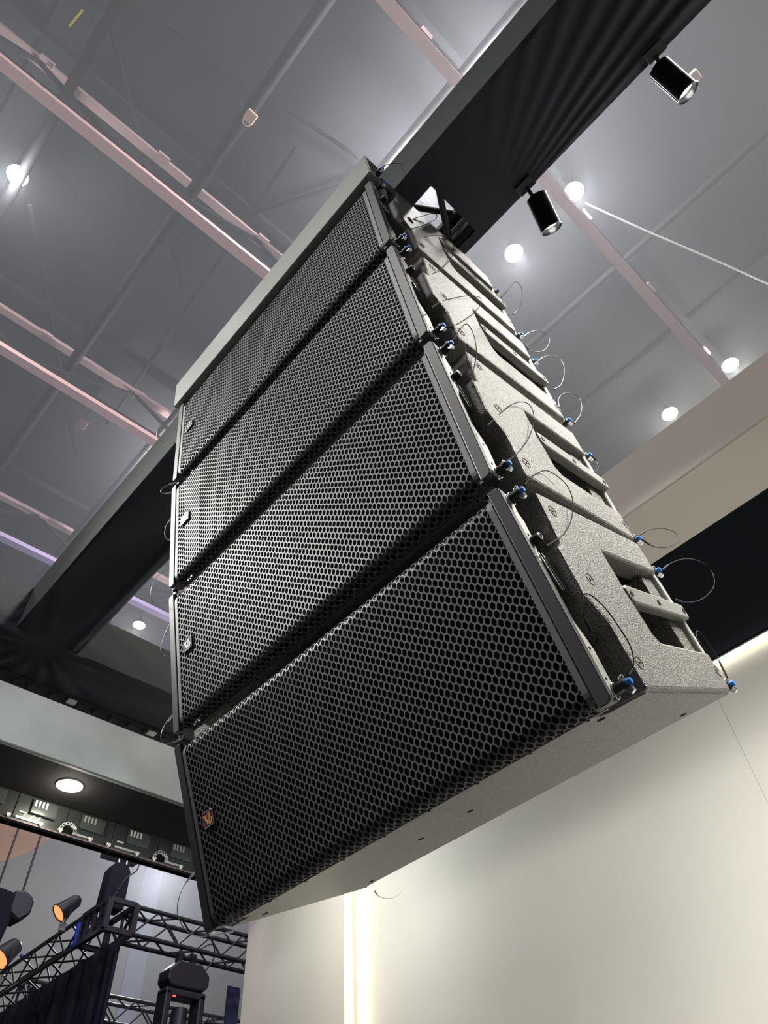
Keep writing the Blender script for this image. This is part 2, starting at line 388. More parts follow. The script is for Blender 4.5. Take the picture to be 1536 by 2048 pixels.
# ================================================================ LEFT HEADER WITH LED SCREEN BACKS
FY = 4.5
lh = thing('screen_header', 'long header with grey fascia and black underside left of the speakers', 'header', (0, FY, 2.62))
mb = MB(); mb.box(-2.5, 3.3, 0, 0.03, 0, 0.75); mb.build('fascia_board', M['fascia'], lh)
mb = MB(); mb.box(-2.5, 3.3, 0.03, 0.52, 0.002, 0.05); mb.build('underside_board', M['soffit2'] if 'soffit2' in M else M['frame'], lh)
mb = MB(); mb.box(-2.5, 3.3, -0.004, 0.0, -0.006, 0.006); mb.build('edge_bead', M['frame'], lh)
lamp_light('downlight_light', (1.585, 4.735, 2.58), 6, 0.06, (1, 0.95, 0.8))
dl = thing('downlight', 'round bright recessed downlight in the black header underside', 'downlight', (1.585, 4.735, 2.62))
mb = MB(); mb.cyl((0, 0, -0.006), (0, 0, 0.001), 0.088, 0.09, n=40); mb.build('trim_ring', M['white'], dl)
mb = MB(); mb.cyl((0, 0, -0.008), (0, 0, -0.0055), 0.07, n=40); mb.build('diffuser', M['lampw'], dl)
ct = thing('cable_tray', 'thin black cable tray between cloth branch and grey fascia', 'cable tray', (0, 3.52, 2.39))
mb = MB(); mb.box(-2.4, 2.25, -0.05, 0.04, -0.004, 0.03); mb.build('tray', M['truss'], ct)
random.seed(3)
for i in range(14):
    x = 0.5 + i * 0.11 + random.uniform(-0.03, 0.03)
    mb = MB(); mb.box(x, x + random.uniform(0.02, 0.06), -0.03, 0.01, -0.014, -0.004); mb.build('cable_clip', M['frame'], ct)
for i, (x, lb) in enumerate(((1.02, 'small white tag on the cable tray, further left'), (1.51, 'small white tag on the cable tray beside the speakers'))):
    mb = MB(); mb.box(x, x + 0.05, 3.48, 3.52, 2.374, 2.385); tag(mb.build('cable_tag', M['white'], None, bevel=0.002, seg=1), lb, 'tag', 'white tags on the cable tray')

# LED screen cabinets, seen from behind and below
PW = 0.73 / 2
def screen_panel(i):
    x = 0.64 + i * PW
    lb = ['leftmost LED screen cabinet back under the black header', 'second LED screen cabinet back from the left', 'third LED screen cabinet back from the left',
          'fourth LED screen cabinet back from the left, below the downlight', 'fifth LED screen cabinet back from the left', 'LED screen cabinet back two places from the speakers',
          'LED screen cabinet back next to the speakers', 'last LED screen cabinet back, behind the speakers'][i]
    p = thing('screen_cabinet', lb, 'LED panel', (x, 5.03, 2.42), 'LED screen cabinets under the header')
    mb = MB(); mb.box(0.002, PW - 0.002, 0.0, 0.06, 0.0, 0.5); mb.build('rear_cover', M['panel'], p, bevel=0.003, seg=1)
    mb = MB(); mb.box(0.0, PW, -0.03, 0.06, 0.0, 0.016); mb.build('bottom_profile', M['frame'], p)
    mb = MB(); mb.box(0.0, PW, -0.034, -0.03, 0.0, 0.005); mb.build('edge_trim', M['pinkrail'], p)
    mb = MB(); mb.box(0.02, PW * 0.55, -0.02, -0.004, 0.028, 0.042); mb.build('rail', M['alu'], p)
    mb = MB(); mb.box(0.10, 0.28, -0.022, 0.0, 0.085, 0.185); mb.build('power_box', M['panelglass'], p, bevel=0.004, seg=1)
    mb = MB()
    for k in range(4): mb.box(0.115 + k * 0.026, 0.128 + k * 0.026, -0.024, -0.0215, 0.135, 0.178)
    mb.build('label_print', M['alu'] if i % 2 else M['white'], p)
    mb = MB(); mb.box(0.035, 0.085, -0.008, 0.0, 0.075, 0.085); mb.build('handle_slot', M['white'], p)
    for k in range(3):
        mb = MB(); mb.bar((0.06 + 0.045 * k, -0.004, 0.03), (0.10 + 0.055 * k, -0.004, 0.12 - 0.02 * (k % 2)), 0.006, 0.008); mb.build('rib', M['panelglass'], p)
    if i % 2:
        hx, hz_ = 0.02, 0.035
        for k in range(6):
            a = PI * (k + 0.5) / 6; cx, cz = hx + 0.052 * math.cos(a), hz_ + 0.052 * math.sin(a)
            mb = MB(); tx, tz = -math.sin(a), math.cos(a)
            q = [(cx + tx * 0.011 * e + math.cos(a) * 0.008 * g, -0.03, cz + tz * 0.011 * e + math.sin(a) * 0.008 * g) for e, g in ((-1, -1), (1, -1), (1, 1), (-1, 1))]
            mb.tube(q, 0.0028, 5, True); mb.build('handle_segment', M['steelbright'], p)
        mb = MB(); mb.cyl((hx, -0.028, hz_), (hx, -0.02, hz_), 0.036, n=20); mb.build('handle_hub', M['hole'], p)
    for cx in (0.19, 0.33):
        mb = MB(); mb.box(cx - 0.016, cx + 0.016, -0.045, -0.028, 0.016, 0.034); mb.build('lock_block', M['steelbright'], p, bevel=0.003, seg=1)
        mb = MB(); mb.cyl((cx, -0.045, 0.012), (cx, -0.030, 0.012), 0.008, n=12); mb.build('lock_knob', M['white'], p)
    return p
for i in range(8): screen_panel(i)

# ================================================================ ROOF: trusses, tubes, lamps
def roof_truss(y, lb, xa, xb, m):
    t = thing('roof_truss', lb, 'roof truss', ((xa + xb) / 2, y, 10), 'roof trusses of the hall')
    ox = (xa + xb) / 2
    mb = MB(); mb.box(xa - ox, xb - ox, -0.075, 0.075, 0.0, 0.09); mb.build('bottom_chord', m, t)
    mb = MB(); mb.box(xa - ox, xb - ox, -0.09, -0.075, 0.09, 0.13); mb.build('chord_lip', M['tube'], t)
    mb = MB(); mb.box(xa - ox, xb - ox, -0.06, 0.06, 0.92, 1.0); mb.build('top_chord', M['pink_dim'], t)
    x = xa + 0.3; k = 0
    while x < xb - 1.2:
        mb = MB(); mb.bar((x - ox, 0, 0.09), (x - ox + 1.7, 0, 0.92), 0.05, 0.05) if k % 2 else mb.bar((x - ox + 1.7, 0, 0.09), (x - ox, 0, 0.92), 0.05, 0.05)
        mb.build('web_member', M['roofdark'], t); 
        mb = MB(); mb.box(x - ox - 0.02, x - ox + 0.16, -0.12, -0.06, 0.86, 0.93); mb.build('gusset', M['pink_dim'], t)
        x += 1.7; k += 1
roof_truss(0.23, 'pale pink roof truss running to the right behind the cloth beam', -9, 22, M['pink'])
roof_truss(3.72, 'pale pink roof truss crossing the upper left of the roof', -9, 22, M['pink'])
roof_truss(7.26, 'pale pink roof truss lower down, left of the speakers', -9, 22, M['pink'])
roof_truss(10.9, 'lilac tinted roof truss just above the cloth beam at far left', -9, 22, M['purple'])
roof_truss(14.5, 'farthest pale roof truss, near the far wall', -9, 22, M['pink_dim'])
for x, z, r, lb in ((-1.45, 10.7, 0.07, 'thin grey roof tube at the upper left corner'), (0.40, 10.55, 0.085, 'thick grey roof tube crossing the pink trusses'), (2.2, 10.75, 0.06, 'slender roof tube right of the thick one'), (5.9, 10.75, 0.06, 'slender roof tube far over the right side')):
    mb = MB(); mb.cyl((x, -14, z), (x, 19.8, z), r, n=12); tag(mb.build('roof_tube', M['tube'], None), lb, 'roof tube', 'roof tubes')
for i in range(8):
    y = -9 + i * 3.54 + 2.0
    mb = MB(); mb.box(-12, 24, y - 0.05, y + 0.05, 11.45, 11.6); mb.build('purlin', M['roofdark'], bpy.data.objects['ceiling'])
for i in range(5):
    x = -7 + i * 5.1
    mb = MB(); mb.box(x - 0.22, x + 0.22, -12, 19.9, 11.5, 11.6); mb.build('roof_rib', M['roofdark'], bpy.data.objects['ceiling'])
for i, (a, b) in enumerate((((-3.2, 2.7, 10.9), (3.6, 1.6, 11.2)), ((-1.2, 5.4, 10.8), (1.4, 9.4, 11.3)), ((0.6, 4.6, 11.2), (3.0, 0.8, 11.3)), ((-2.6, 1.8, 11.2), (1.1, 5.2, 11.2)), ((1.2, 2.4, 11.3), (1.5, 8.4, 11.3)))):
    mb = MB(); mb.cyl(a, b, 0.03, n=8)
    tag(mb.build('roof_brace', M['tube'], None), ['thin roof brace near the top edge of the view', 'thin roof brace left of the flying frame', 'thin roof brace above the flying frame bar', 'thin roof brace at the upper left', 'long thin roof brace beside the thick tube'][i], 'brace', 'roof braces')

def high_bay(x, y, lb, warm=False, power=170, r=0.14, z=10.75):
    s = z / 10.0
    t = thing('high_bay_lamp', lb, 'ceiling lamp', (x * s, y * s, z), 'round high-bay lamps in the hall roof')
    mb = MB(); mb.cyl((0, 0, 0.0), (0, 0, 0.05), r * 1.05, r * 0.9, n=32); mb.cyl((0, 0, 0.05), (0, 0, 0.16), r * 0.55, r * 0.4, n=24); mb.build('housing', M['tube'], t)
    mb = MB(); mb.cyl((0, 0, -0.03), (0, 0, 0.0), r * 0.7, r, n=32); mb.build('diffuser', M['lampw'] if warm else M['lamp'], t)
    mb = MB(); mb.cyl((0, 0, 0.16), (0, 0, 11.59 - z), 0.012, n=8); mb.build('suspension_rod', M['tube'], t)
    lamp_light('high_bay_light', (x * s, y * s, z - 0.25), power, 0.12, (1, 0.96, 0.84) if warm else (1, 0.985, 0.97))
high_bay(-1.39, 4.76, 'bright round lamp at the left edge of the view')
high_bay(4.19, 0.06, 'bright round lamp to the right of the lower cylinder spotlight')
high_bay(4.21, 1.15, 'bright round lamp below the cloth beam, right of the speakers')
high_bay(8.22, 0.01, 'round lamp at the right edge, on the end of the pink truss', True)
high_bay(8.27, 1.18, 'round lamp just above the pale booth header', True)
high_bay(4.22, 11.43, 'small round lamp over the cloth branch left of the speakers', True, 110, 0.13)
for x, y, p in ((2.56, -0.22, 420), (2.50, 1.30, 420), (2.62, 7.6, 330)):      # lamps that the cloth beam hides from here
    lamp_light('high_bay_light', (x * 1.075, y * 1.075, 10.5), p, 0.12, (1, 0.985, 0.97))
for x, y, z, lb, m in ((0.43, 2.23, 10, 'small beige junction box hanging in the roof, upper left', 'beige'), (4.24, -1.78, 10, 'small beige junction box behind the upper cylinder spotlight', 'beige'), (1.02, 7.70, 10, 'small pink junction box beside the lower pink truss', 'pink_dim')):
    t = thing('junction_box', lb, 'junction box', (x, y, z), 'small boxes in the roof')
    mb = MB(); mb.box(-0.07, 0.07, -0.07, 0.07, 0, 0.06); mb.build('box', M[m], t, bevel=0.01, seg=1)
    mb = MB(); mb.tube([(0.05 * math.cos(a * PI / 8), 0.07 + 0.05 * math.sin(a * PI / 8), 0.03) for a in range(9)], 0.012, 6); mb.build('hanger', M[m], t)
    mb = MB(); mb.cyl((0, 0, 0.06), (0, 0, 1.6), 0.008, n=6); mb.build('rod', M['tube'], t)
mb = MB(); mb.tube([(4.6, 0.05, 10.4), (5.6, -0.33, 10.32), (6.8, -0.80, 10.3), (8.6, -1.45, 10.4), (10.0, -1.95, 10.6)], 0.012, 6)
tag(mb.build('roof_cable', M['white'], None), 'thin white cable slanting down to the right from a bright lamp', 'cable')
tm = thing('yellow_tube', 'tiny yellow tube hanging high up in the roof, upper left', 'marker', (-1.64, 2.74, 10.05))
mb = MB(); mb.bar((0.02, -0.12, 0), (-0.02, 0.12, 0), 0.02, 0.02); mb.build('tube', M['yellow'], tm)
mb = MB(); mb.cyl((0, 0, 0.01), (0, 0, 1.54), 0.006, n=6); mb.build('rod', M['tube'], tm)

# ================================================================ BACKGROUND RIG BEYOND THE SCREEN
mb = MB(); mb.cyl((4.2, 19.96, 11.2), (4.2, 19.99, 11.2), 2.95, n=96); tag(mb.build('round_sign', M['orange'], None), 'large pale orange disc on the far wall', 'sign')
def box_truss(name, lb, p0, p1, s, n):
    p0 = Vector(p0); p1 = Vector(p1); t = thing(name, lb, 'truss', tuple(p0), 'black lighting trusses'); d = p1 - p0; L = d.length; d = d / L
    u = Vector((0, 0, 1)); v = d.cross(u).normalized()
    cs = [(0, 0), (s, 0), (s, s), (0, s)]
    P_ = lambda c, q: v * (c[0] - s / 2) + u * c[1] + d * q
    for c in cs:
        mb = MB(); mb.cyl(P_(c, 0), P_(c, L), 0.024, n=10); mb.build('chord', M['purpleblack'], t)
    for k in range(n):
        a, b = L * k / n, L * (k + 1) / n
        if k % 2: a, b = b, a
        for f in range(4):
            mb = MB(); mb.cyl(P_(cs[f], a), P_(cs[(f + 1) % 4], b), 0.011, n=6); mb.build('brace', M['truss'], t)
    for q in (0, L):
        for f in range(4):
            mb = MB(); mb.cyl(P_(cs[f], q), P_(cs[(f + 1) % 4], q), 0.018, n=8); mb.build('end_frame', M['purpleblack'], t)
    return t
box_truss('lighting_truss', 'black lighting truss running right from the corner block to the white wall', (3.8, 8.14, 3.08), (6.1, 8.14, 3.08), 0.28, 8)
box_truss('lighting_truss', 'black lighting truss running away to the lower left above the dark drape', (3.64, 8.6, 3.08), (3.64, 12.4, 3.08), 0.30, 12)
box_truss('lighting_truss', 'far black lighting truss low in the view behind the moving head', (3.9, 11.0, 3.08), (8.2, 11.0, 3.08), 0.30, 14)
t = thing('corner_block', 'black truss corner block joining the two lighting trusses', 'truss corner', (3.48, 8.0, 3.08))
for x in (0, 0.32):
    for y in (0, 0.6):
        mb = MB(); mb.box(x - 0.03, x + 0.03, y - 0.03, y + 0.03, 0, 0.29); mb.build('post', M['purpleblack'], t)
for z in (0, 0.29):
    for y in (0, 0.6): mb = MB(); mb.bar((0, y, z), (0.32, y, z), 0.05, 0.05); mb.build('rail', M['purpleblack'], t)
    for x in (0, 0.32): mb = MB(); mb.bar((x, 0, z), (x, 0.6, z), 0.05, 0.05); mb.build('rail', M['purpleblack'], t)
for x in (0, 0.32):
    mb = MB(); mb.bar((x, 0, 0.29), (x, 0.3, 0.0), 0.025, 0.025); mb.build('brace', M['truss'], t)
    mb = MB(); mb.bar((x, 0.3, 0.0), (x, 0.6, 0.29), 0.025, 0.025); mb.build('brace', M['truss'], t)
for y in (0.15, 0.3, 0.45):
    mb = MB(); mb.box(-0.018, 0.018, y - 0.018, y + 0.018, 0, 0.29); mb.build('post', M['purpleblack'], t)
# drape
mb = MB(); nx, nz = 160, 6
for j in range(nz + 1):
    for i in range(nx + 1):
        y = 8.12 + 4.2 * i / nx
        mb.v.append((3.72 + 0.04 * math.sin(i * 1.05) + 0.02 * math.sin(i * 0.37), y, 3.03 - 4.63 * j / nz))
for j in range(nz):
    for i in range(nx):
        a = j * (nx + 1) + i; mb.f.append((a, a + 1, a + nx + 2, a + nx + 1)); mb.sm.append(True)
dr = mb.build('stage_drape', M['navy'], None, recalc=False); tag(dr, 'dark navy stage drape hanging in folds from the lighting truss', 'drape')
dr.modifiers.new('thick', 'SOLIDIFY').thickness = 0.01
# hoist cover tower
t = thing('truss_tower', 'black cloth covered hoist standing on the truss corner', 'hoist cover', (3.62, 8.3, 3.37))
mb = MB(); mb.prism([(-0.13, 0), (0.13, 0), (0.12, 0.42), (0.07, 0.50), (-0.07, 0.50), (-0.12, 0.42)], lambda p, q, t_: (p, t_, q), -0.10, 0.10); mb.build('cover', M['navy'], t, bevel=0.015, seg=1)
mb = MB(); mb.box(-0.22, 0.22, -0.10, 0.10, 0.56, 0.69); mb.build('hoist_box', M['purpleblack'], t, bevel=0.01, seg=1)
for x in (-0.05, 0.05):
    mb = MB(); mb.cyl((x, -0.08, 0.46), (x, -0.08, 0.57), 0.016, n=10); mb.build('hook', M['chrome'], t)
mb = MB(); mb.cyl((0, 0, 0.69), (0, 0, 7.4), 0.008, n=6); mb.build('chain', M['truss'], t)
mb = MB(); mb.tube(cat_curve([(0.20, -0.1, 0.57), (0.18, -0.1, 0.45), (0.06, -0.12, 0.32), (-0.04, -0.12, 0.08)]), 0.008, 6); mb.build('cord', M['truss'], t)
# par cans
def par_can(lb, c, a, L, r):
    a = Vector(a).normalized(); t = thing('par_light', lb, 'stage light', c, 'amber par lights on the truss')
    mb = MB(); mb.cyl(-a * L * 0.5, a * L * 0.5, r * 0.72, r, n=24, caps=False); mb.cyl(-a * L * 0.62, -a * L * 0.5, r * 0.5, r * 0.72, n=24); mb.build('can', M['purpleblack'], t)
    mb = MB(); mb.cyl(a * L * 0.44, a * L * 0.46, r * 0.97, n=24); mb.build('lens', M['orange_lens'], t)
    mb = MB(); d, u, v = mb.frame_of(a); mb.tube([a * L * 0.5 + u * (r * math.cos(k * PI / 12)) + v * (r * math.sin(k * PI / 12)) for k in range(24)], r * 0.06, 6, True); mb.build('bezel', M['purpleblack'], t)
    mb = MB(); mb.tube([(0, r * 1.15, 0), (0, r * 1.15, -r * 1.2), (0, 0, -r * 1.9), (0, -r * 1.15, -r * 1.2), (0, -r * 1.15, 0)], r * 0.1, 6); mb.build('yoke', M['purpleblack'], t)
    mb = MB(); mb.box(-0.03, 0.03, -0.03, 0.03, -r * 2.6, -r * 1.8); mb.build('clamp', M['chrome'], t)
    return t
par_can('amber lit par light standing on the truss near the corner block', (3.36, 8.85, 3.53), (-0.70, 0.05, -0.70), 0.24, 0.10)
par_can('amber lit par light at the left edge of the view', (3.42, 10.6, 3.55), (-0.62, -0.15, -0.72), 0.26, 0.14)
mb = MB(); mb.bar((3.46, 8.62, 3.06), (3.44, 8.60, 3.30), 0.06, 0.03); tag(mb.build('truss_strap', M['strap'], None, bevel=0.008, seg=1), 'bright blue strap on the truss left of the corner block', 'strap')
mb = MB(); mb.bar((3.50, 10.2, 3.40), (3.52, 10.35, 3.46), 0.05, 0.04); tag(mb.build('truss_strap', M['strap'], None, bevel=0.008, seg=1), 'small blue strap end on top of the truss near the left par light', 'strap')
# moving head under the right truss
t = thing('moving_head_light', 'black moving head stage light hanging under the right truss', 'stage light', (4.60, 8.14, 3.06))
mb = MB(); mb.prism([(-0.26, -0.30), (-0.26, -0.20), (-0.15, -0.10), (0.15, -0.10), (0.26, -0.20), (0.26, -0.30), (0.20, -0.36), (-0.20, -0.36)], lambda p, q, t_: (p, t_, q), -0.12, 0.12); mb.build('base', M['purpleblack'], t, bevel=0.02, seg=2)
for x in (-0.1, 0.08):
    mb = MB(); mb.box(x - 0.03, x + 0.03, -0.03, 0.03, -0.12, 0.02); mb.build('clamp', M['truss'], t)
yk = MB(); yk.box(-0.25, -0.17, -0.1, 0.1, -1.0, -0.38); yk.box(0.17, 0.25, -0.1, 0.1, -1.0, -0.38); yk.box(-0.25, 0.25, -0.1, 0.1, -0.44, -0.36); yk.build('yoke', M['purpleblack'], t, bevel=0.02, seg=2)
mb = MB(); mb.cyl((0, 0, -0.52), (0, 0, -0.72), 0.08, 0.10, n=20); mb.cyl((0, 0, -0.72), (0, 0, -0.86), 0.10, 0.165, n=20); mb.cyl((0, 0, -0.86), (0, 0, -1.05), 0.165, n=20); mb.build('head', M['purpleblack'], t)
mb = MB(); mb.box(-0.165, -0.13, -0.105, -0.1, -0.45, -0.435); mb.build('status_light', M['red'], t)
mb = MB(); mb.tube(cat_curve([(0.2, -0.1, -0.15), (0.28, -0.12, 0.0), (0.22, -0.14, 0.12), (0.05, -0.14, 0.02)]), 0.008, 6); mb.build('power_cord', M['truss'], t)
# hanging unit at left edge
t = thing('hanging_stage_light', 'black cloth draped moving light hanging from two cables at the left edge', 'stage light', (2.42, 8.0, 2.75))
mb = MB(); mb.prism([(-0.35, -0.5), (0.02, -0.1), (0.05, 0.15), (0.0, 0.40), (-0.2, 0.42), (-0.45, 0.30)], lambda p, q, t_: (p, t_, q), -0.15, 0.15); mb.build('cloth_cover', M['navy'], t, bevel=0.03, seg=2)
mb = MB(); mb.prism([(0.0, 0.22), (0.12, 0.16), (0.22, 0.24), (0.22, 0.38), (0.12, 0.44), (0.0, 0.42)], lambda p, q, t_: (p, t_, q), -0.14, 0.10); mb.build('lamp_head', M['truss'], t, bevel=0.02, seg=1)
for x in (-0.13, 0.12):
    mb = MB(); mb.cyl((x, 0, 0.40), (x, 0, 8.0), 0.011, n=6); mb.build('suspension_cable', M['truss'], t)
mb = MB(); mb.box(5.48, 5.66, 8.6, 8.62, 2.62, 3.02); tag(mb.build('hanging_banner', M['navyblue'] if 'navyblue' in M else M['purpleblack'], None), 'narrow dark blue banner at the edge of the white wall', 'banner')
lamp_light('far_wall_fill_light', (6.5, 13.0, 6.0), 620, 0.4, (0.95, 0.96, 1.0))  # added light to brighten the far wall; no lamp seen there
lamp_light('rig_violet_light', (2.6, 6.6, 4.6), 60, 0.2, (0.45, 0.35, 1.0))

# ================================================================ HAZE under the hall roof
hz_m = bpy.data.materials.new('haze'); hz_m.use_nodes = True
nt = hz_m.node_tree; nt.nodes.clear()
vo = nt.nodes.new('ShaderNodeOutputMaterial'); vs_ = nt.nodes.new('ShaderNodeVolumeScatter')
vs_.inputs['Density'].default_value = 0.024; vs_.inputs['Color'].default_value = (0.86, 0.90, 1, 1); vs_.inputs['Anisotropy'].default_value = 0.2
nt.links.new(vs_.outputs['Volume'], vo.inputs['Volume'])
mb = MB(); mb.box(-14, 23.9, -14, 19.85, 3.2, 11.4); hzo = mb.build('haze', hz_m, None); hzo['kind'] = 'stuff'
tag(hzo, 'thin pale haze hanging under the hall roof', 'haze', kind='stuff')
# ================================================================ SPEAKERS
# poses of the four cabinets: centre of the front face and downward tilt (rad)
CABS = [((0.46963, 0.89111, 1.9904), 0.128436), ((0.53351, 0.88934, 1.57062), 0.177443),
        ((0.61964, 0.8876, 1.15488), 0.235734), ((0.74595, 0.88593, 0.75052), 0.381365)]
UV = Vector((0.00073, -0.99999, 0.00434)).normalized()
def cab_matrix(c, th):
    z0 = Vector((0, 0, 1)); z0 = (z0 - UV * z0.dot(UV)).normalized(); n0 = z0.cross(UV) * -1   # n0 points to the front
    n0 = UV.cross(z0)
    if n0.x > 0: n0 = -n0
    b = (n0 * -math.cos(th) + z0 * math.sin(th)); w_ = UV.cross(b)
    m = Matrix((UV, b, w_)).transposed().to_4x4(); m.translation = Vector(c); return m
def hz(y): return 0.1925 - 0.036 * y

def grille_mesh():
    px, pz = 0.01031, 0.0163
    ox = 0.0084; ot = 0.0019
    outer = [(ox, 0.0004), (ot, pz / 2), (-ot, pz / 2), (-ox, 0.0004), (-ox, -0.0004), (-ot, -pz / 2), (ot, -pz / 2), (ox, -0.0004)]
    hw, hh, tx, tz = 0.0022, 0.0067, 0.0055, 0.0007
    inner = [(tx, tz), (hw, hh), (-hw, hh), (-tx, tz), (-tx, -tz), (-hw, -hh), (hw, -hh), (tx, -tz)]
    S, r = 0.166, 0.028
    def wrap(x, s, d):
        a = abs(s); sg = 1 if s >= 0 else -1
        if a <= S: return (x, d, s)
        t = min((a - S) / r, PI / 2)
        return (x, r - (r - d) * math.cos(t), sg * (S + (r - d) * math.sin(t)))
    mb = MB(); n = 90; rows = 13
    smax = S + r * PI / 2
    cl = lambda s: max(-smax, min(smax, s))
    for i in range(n):
        cx = (i - (n - 1) / 2) * px
        for j in range(-rows, rows + 1):
            cz = j * pz + (pz / 2 if i % 2 else 0)
            if abs(cz) > smax + 0.004: continue
            vs = [wrap(cx + a, cl(cz + b), 0) for a, b in outer] + [wrap(cx + a, cl(cz + b), 0) for a, b in inner] + [wrap(cx + a, cl(cz + b), 0.0016) for a, b in inner]
            fs = []
            for k in range(8):
                k2 = (k + 1) % 8
                fs.append((k, k2, 8 + k2, 8 + k)); fs.append((8 + k, 8 + k2, 16 + k2, 16 + k))
            mb.add(vs, fs)
    for sx in (-1, 1):                                  # plain margins of the sheet
        prof = [-smax + 2 * smax * t / 60 for t in range(61)]
        vs = []
        for s in prof:
            vs.append(wrap(sx * 0.4645, s, -0.0003)); vs.append(wrap(sx * 0.4755, s, -0.0003))
        mb.add(vs, [(2 * k, 2 * k + 1, 2 * k + 3, 2 * k + 2) for k in range(60)])
    return mb.mesh('grille', recalc=False)
def flat(pts, x): return [(x, y, z) for y, z in pts]

WING = [(0.073, 0.187), (0.057, 0.072), (0.050, 0.066), (0.036, 0.062), (0.035, -0.033), (0.056, -0.062), (0.071, -0.079), (0.071, -0.1895),
        (0.486, -0.1745), (0.488, -0.093), (0.252, -0.093), (0.238, -0.078), (0.231, 0.0), (0.233, 0.093), (0.488, 0.093), (0.486, 0.173)]
def side_fn(p, q, t): return (t, p, q)
ME = {}
ME['grille'] = grille_mesh()
mb = MB()
prof = [(0.030, hz(0.03)), (0.030, -hz(0.03)), (0.47, -hz(0.47)), (0.49, -hz(0.49) + 0.02), (0.49, hz(0.49) - 0.02), (0.47, hz(0.47))]
mb.prism(prof, side_fn, -0.44, 0.44); ME['body'] = mb.mesh('body', bevel=0.003)
mb = MB(); mb.prism(WING, side_fn, 0.43, 0.53); ME['side_panel'] = mb.mesh('side_panel', bevel=0.006, seg=2)
# underside board: full width, notched at the two front corners
bp = [(-0.44, 0.041), (0.44, 0.041), (0.455, 0.074), (0.522, 0.078), (0.522, 0.484), (-0.522, 0.484), (-0.522, 0.078), (-0.455, 0.074)]
mb = MB(); mb.prism(bp, lambda p, q, t: (p, q, -hz(q) - t), -0.004, 0.0015); ME['underside_board'] = mb.mesh('underside_board', bevel=0.0015, seg=1)
mb = MB(); mb.box(-0.476, 0.476, 0.0305, 0.038, -0.1950, -0.186); mb.box(-0.476, 0.476, 0.0305, 0.038, 0.186, 0.1950); ME['front_lip'] = mb.mesh('front_lip', bevel=0.001, seg=1)
mb = MB(); mb.box(-0.478, 0.478, 0.012, 0.028, -0.180, 0.180); ME['foam_backing'] = mb.mesh('foam_backing')
mb = MB()
for z, y in ((0.1965, 0.0),):
    ring = [(0.4785, -0.1965), (0.494, -0.1965), (0.5, -0.194), (0.5025, -0.187), (0.5025, 0.187), (0.5, 0.194), (0.494, 0.1965), (0.4785, 0.1965)]
    mb.prism(ring, lambda p, q, t: (p, t, q), -0.002, 0.010)
ME['frame_rail'] = mb.mesh('frame_rail', bevel=0.0018, seg=2)
mb = MB(); mb.box(0.470, 0.496, 0.008, 0.034, -0.193, 0.193); ME['rail_core'] = mb.mesh('rail_core')
PL = [(0.008, 0.19), (0.008, -0.19), (0.034, -0.186), (0.036, -0.112), (0.028, -0.086), (0.020, -0.068), (0.020, 0.052), (0.024, 0.066), (0.034, 0.10), (0.036, 0.13), (0.030, 0.15), (0.034, 0.186)]
mb = MB(); mb.prism(PL, side_fn, 0.494, 0.500); ME['front_rig_plate'] = mb.mesh('front_rig_plate', bevel=0.001, seg=1)
mb = MB(); mb.prism([(0.486, -0.168), (0.504, -0.160), (0.507, 0.16), (0.486, 0.168)], side_fn, 0.505, 0.522)
ME['rear_rig_plate'] = mb.mesh('rear_rig_plate', bevel=0.002, seg=1)
mb = MB(); mb.box(0.44, 0.513, 0.430, 0.487, -0.0925, 0.0925); ME['rear_post'] = mb.mesh('rear_post', bevel=0.006)
mb = MB(); mb.box(0.436, 0.4415, 0.2, 0.44, -0.092, 0.092); mb.box(0.44, 0.497, 0.250, 0.254, -0.090, 0.090); mb.box(0.44, 0.49, 0.254, 0.43, 0.0885, 0.0925); mb.box(0.44, 0.49, 0.254, 0.43, -0.0925, -0.0885); ME['pocket_shade_liner'] = mb.mesh('pocket_shade_liner')  # black liner sheets added to keep the handle pocket in shade
mb = MB(); mb.prism([(0.222, 0.012), (0.228, -0.014), (0.238, -0.019), (0.50, -0.017), (0.505, -0.010), (0.503, 0.017), (0.232, 0.019)], side_fn, 0.514, 0.534)
ME['handle_bar'] = mb.mesh('handle_bar', bevel=0.004)
mb = MB(); mb.cyl((0.5335, 0, 0), (0.5355, 0, 0), 0.006, n=14); ME['screw'] = mb.mesh('screw')
mb = MB(); mb.tube([(0.5305, 0.011 * math.cos(a * PI / 10), 0.011 * math.sin(a * PI / 10)) for a in range(20)], 0.0007, 5, True)
ME['washer_ring'] = mb.mesh('washer_ring')
mb = MB(); mb.cyl((0.5285, 0, 0), (0.5306, 0, 0), 0.0026, n=12); ME['bolt_hole'] = mb.mesh('bolt_hole')
mb = MB(); mb.cyl((0, 0, -0.0002), (0, 0, 0.0008), 0.007, n=14); ME['port_hole'] = mb.mesh('port_hole')
mb = MB(); mb.cyl((0, 0, -0.0002), (0, 0, 0.0008), 0.0025, n=10); ME['rivet'] = mb.mesh('rivet')
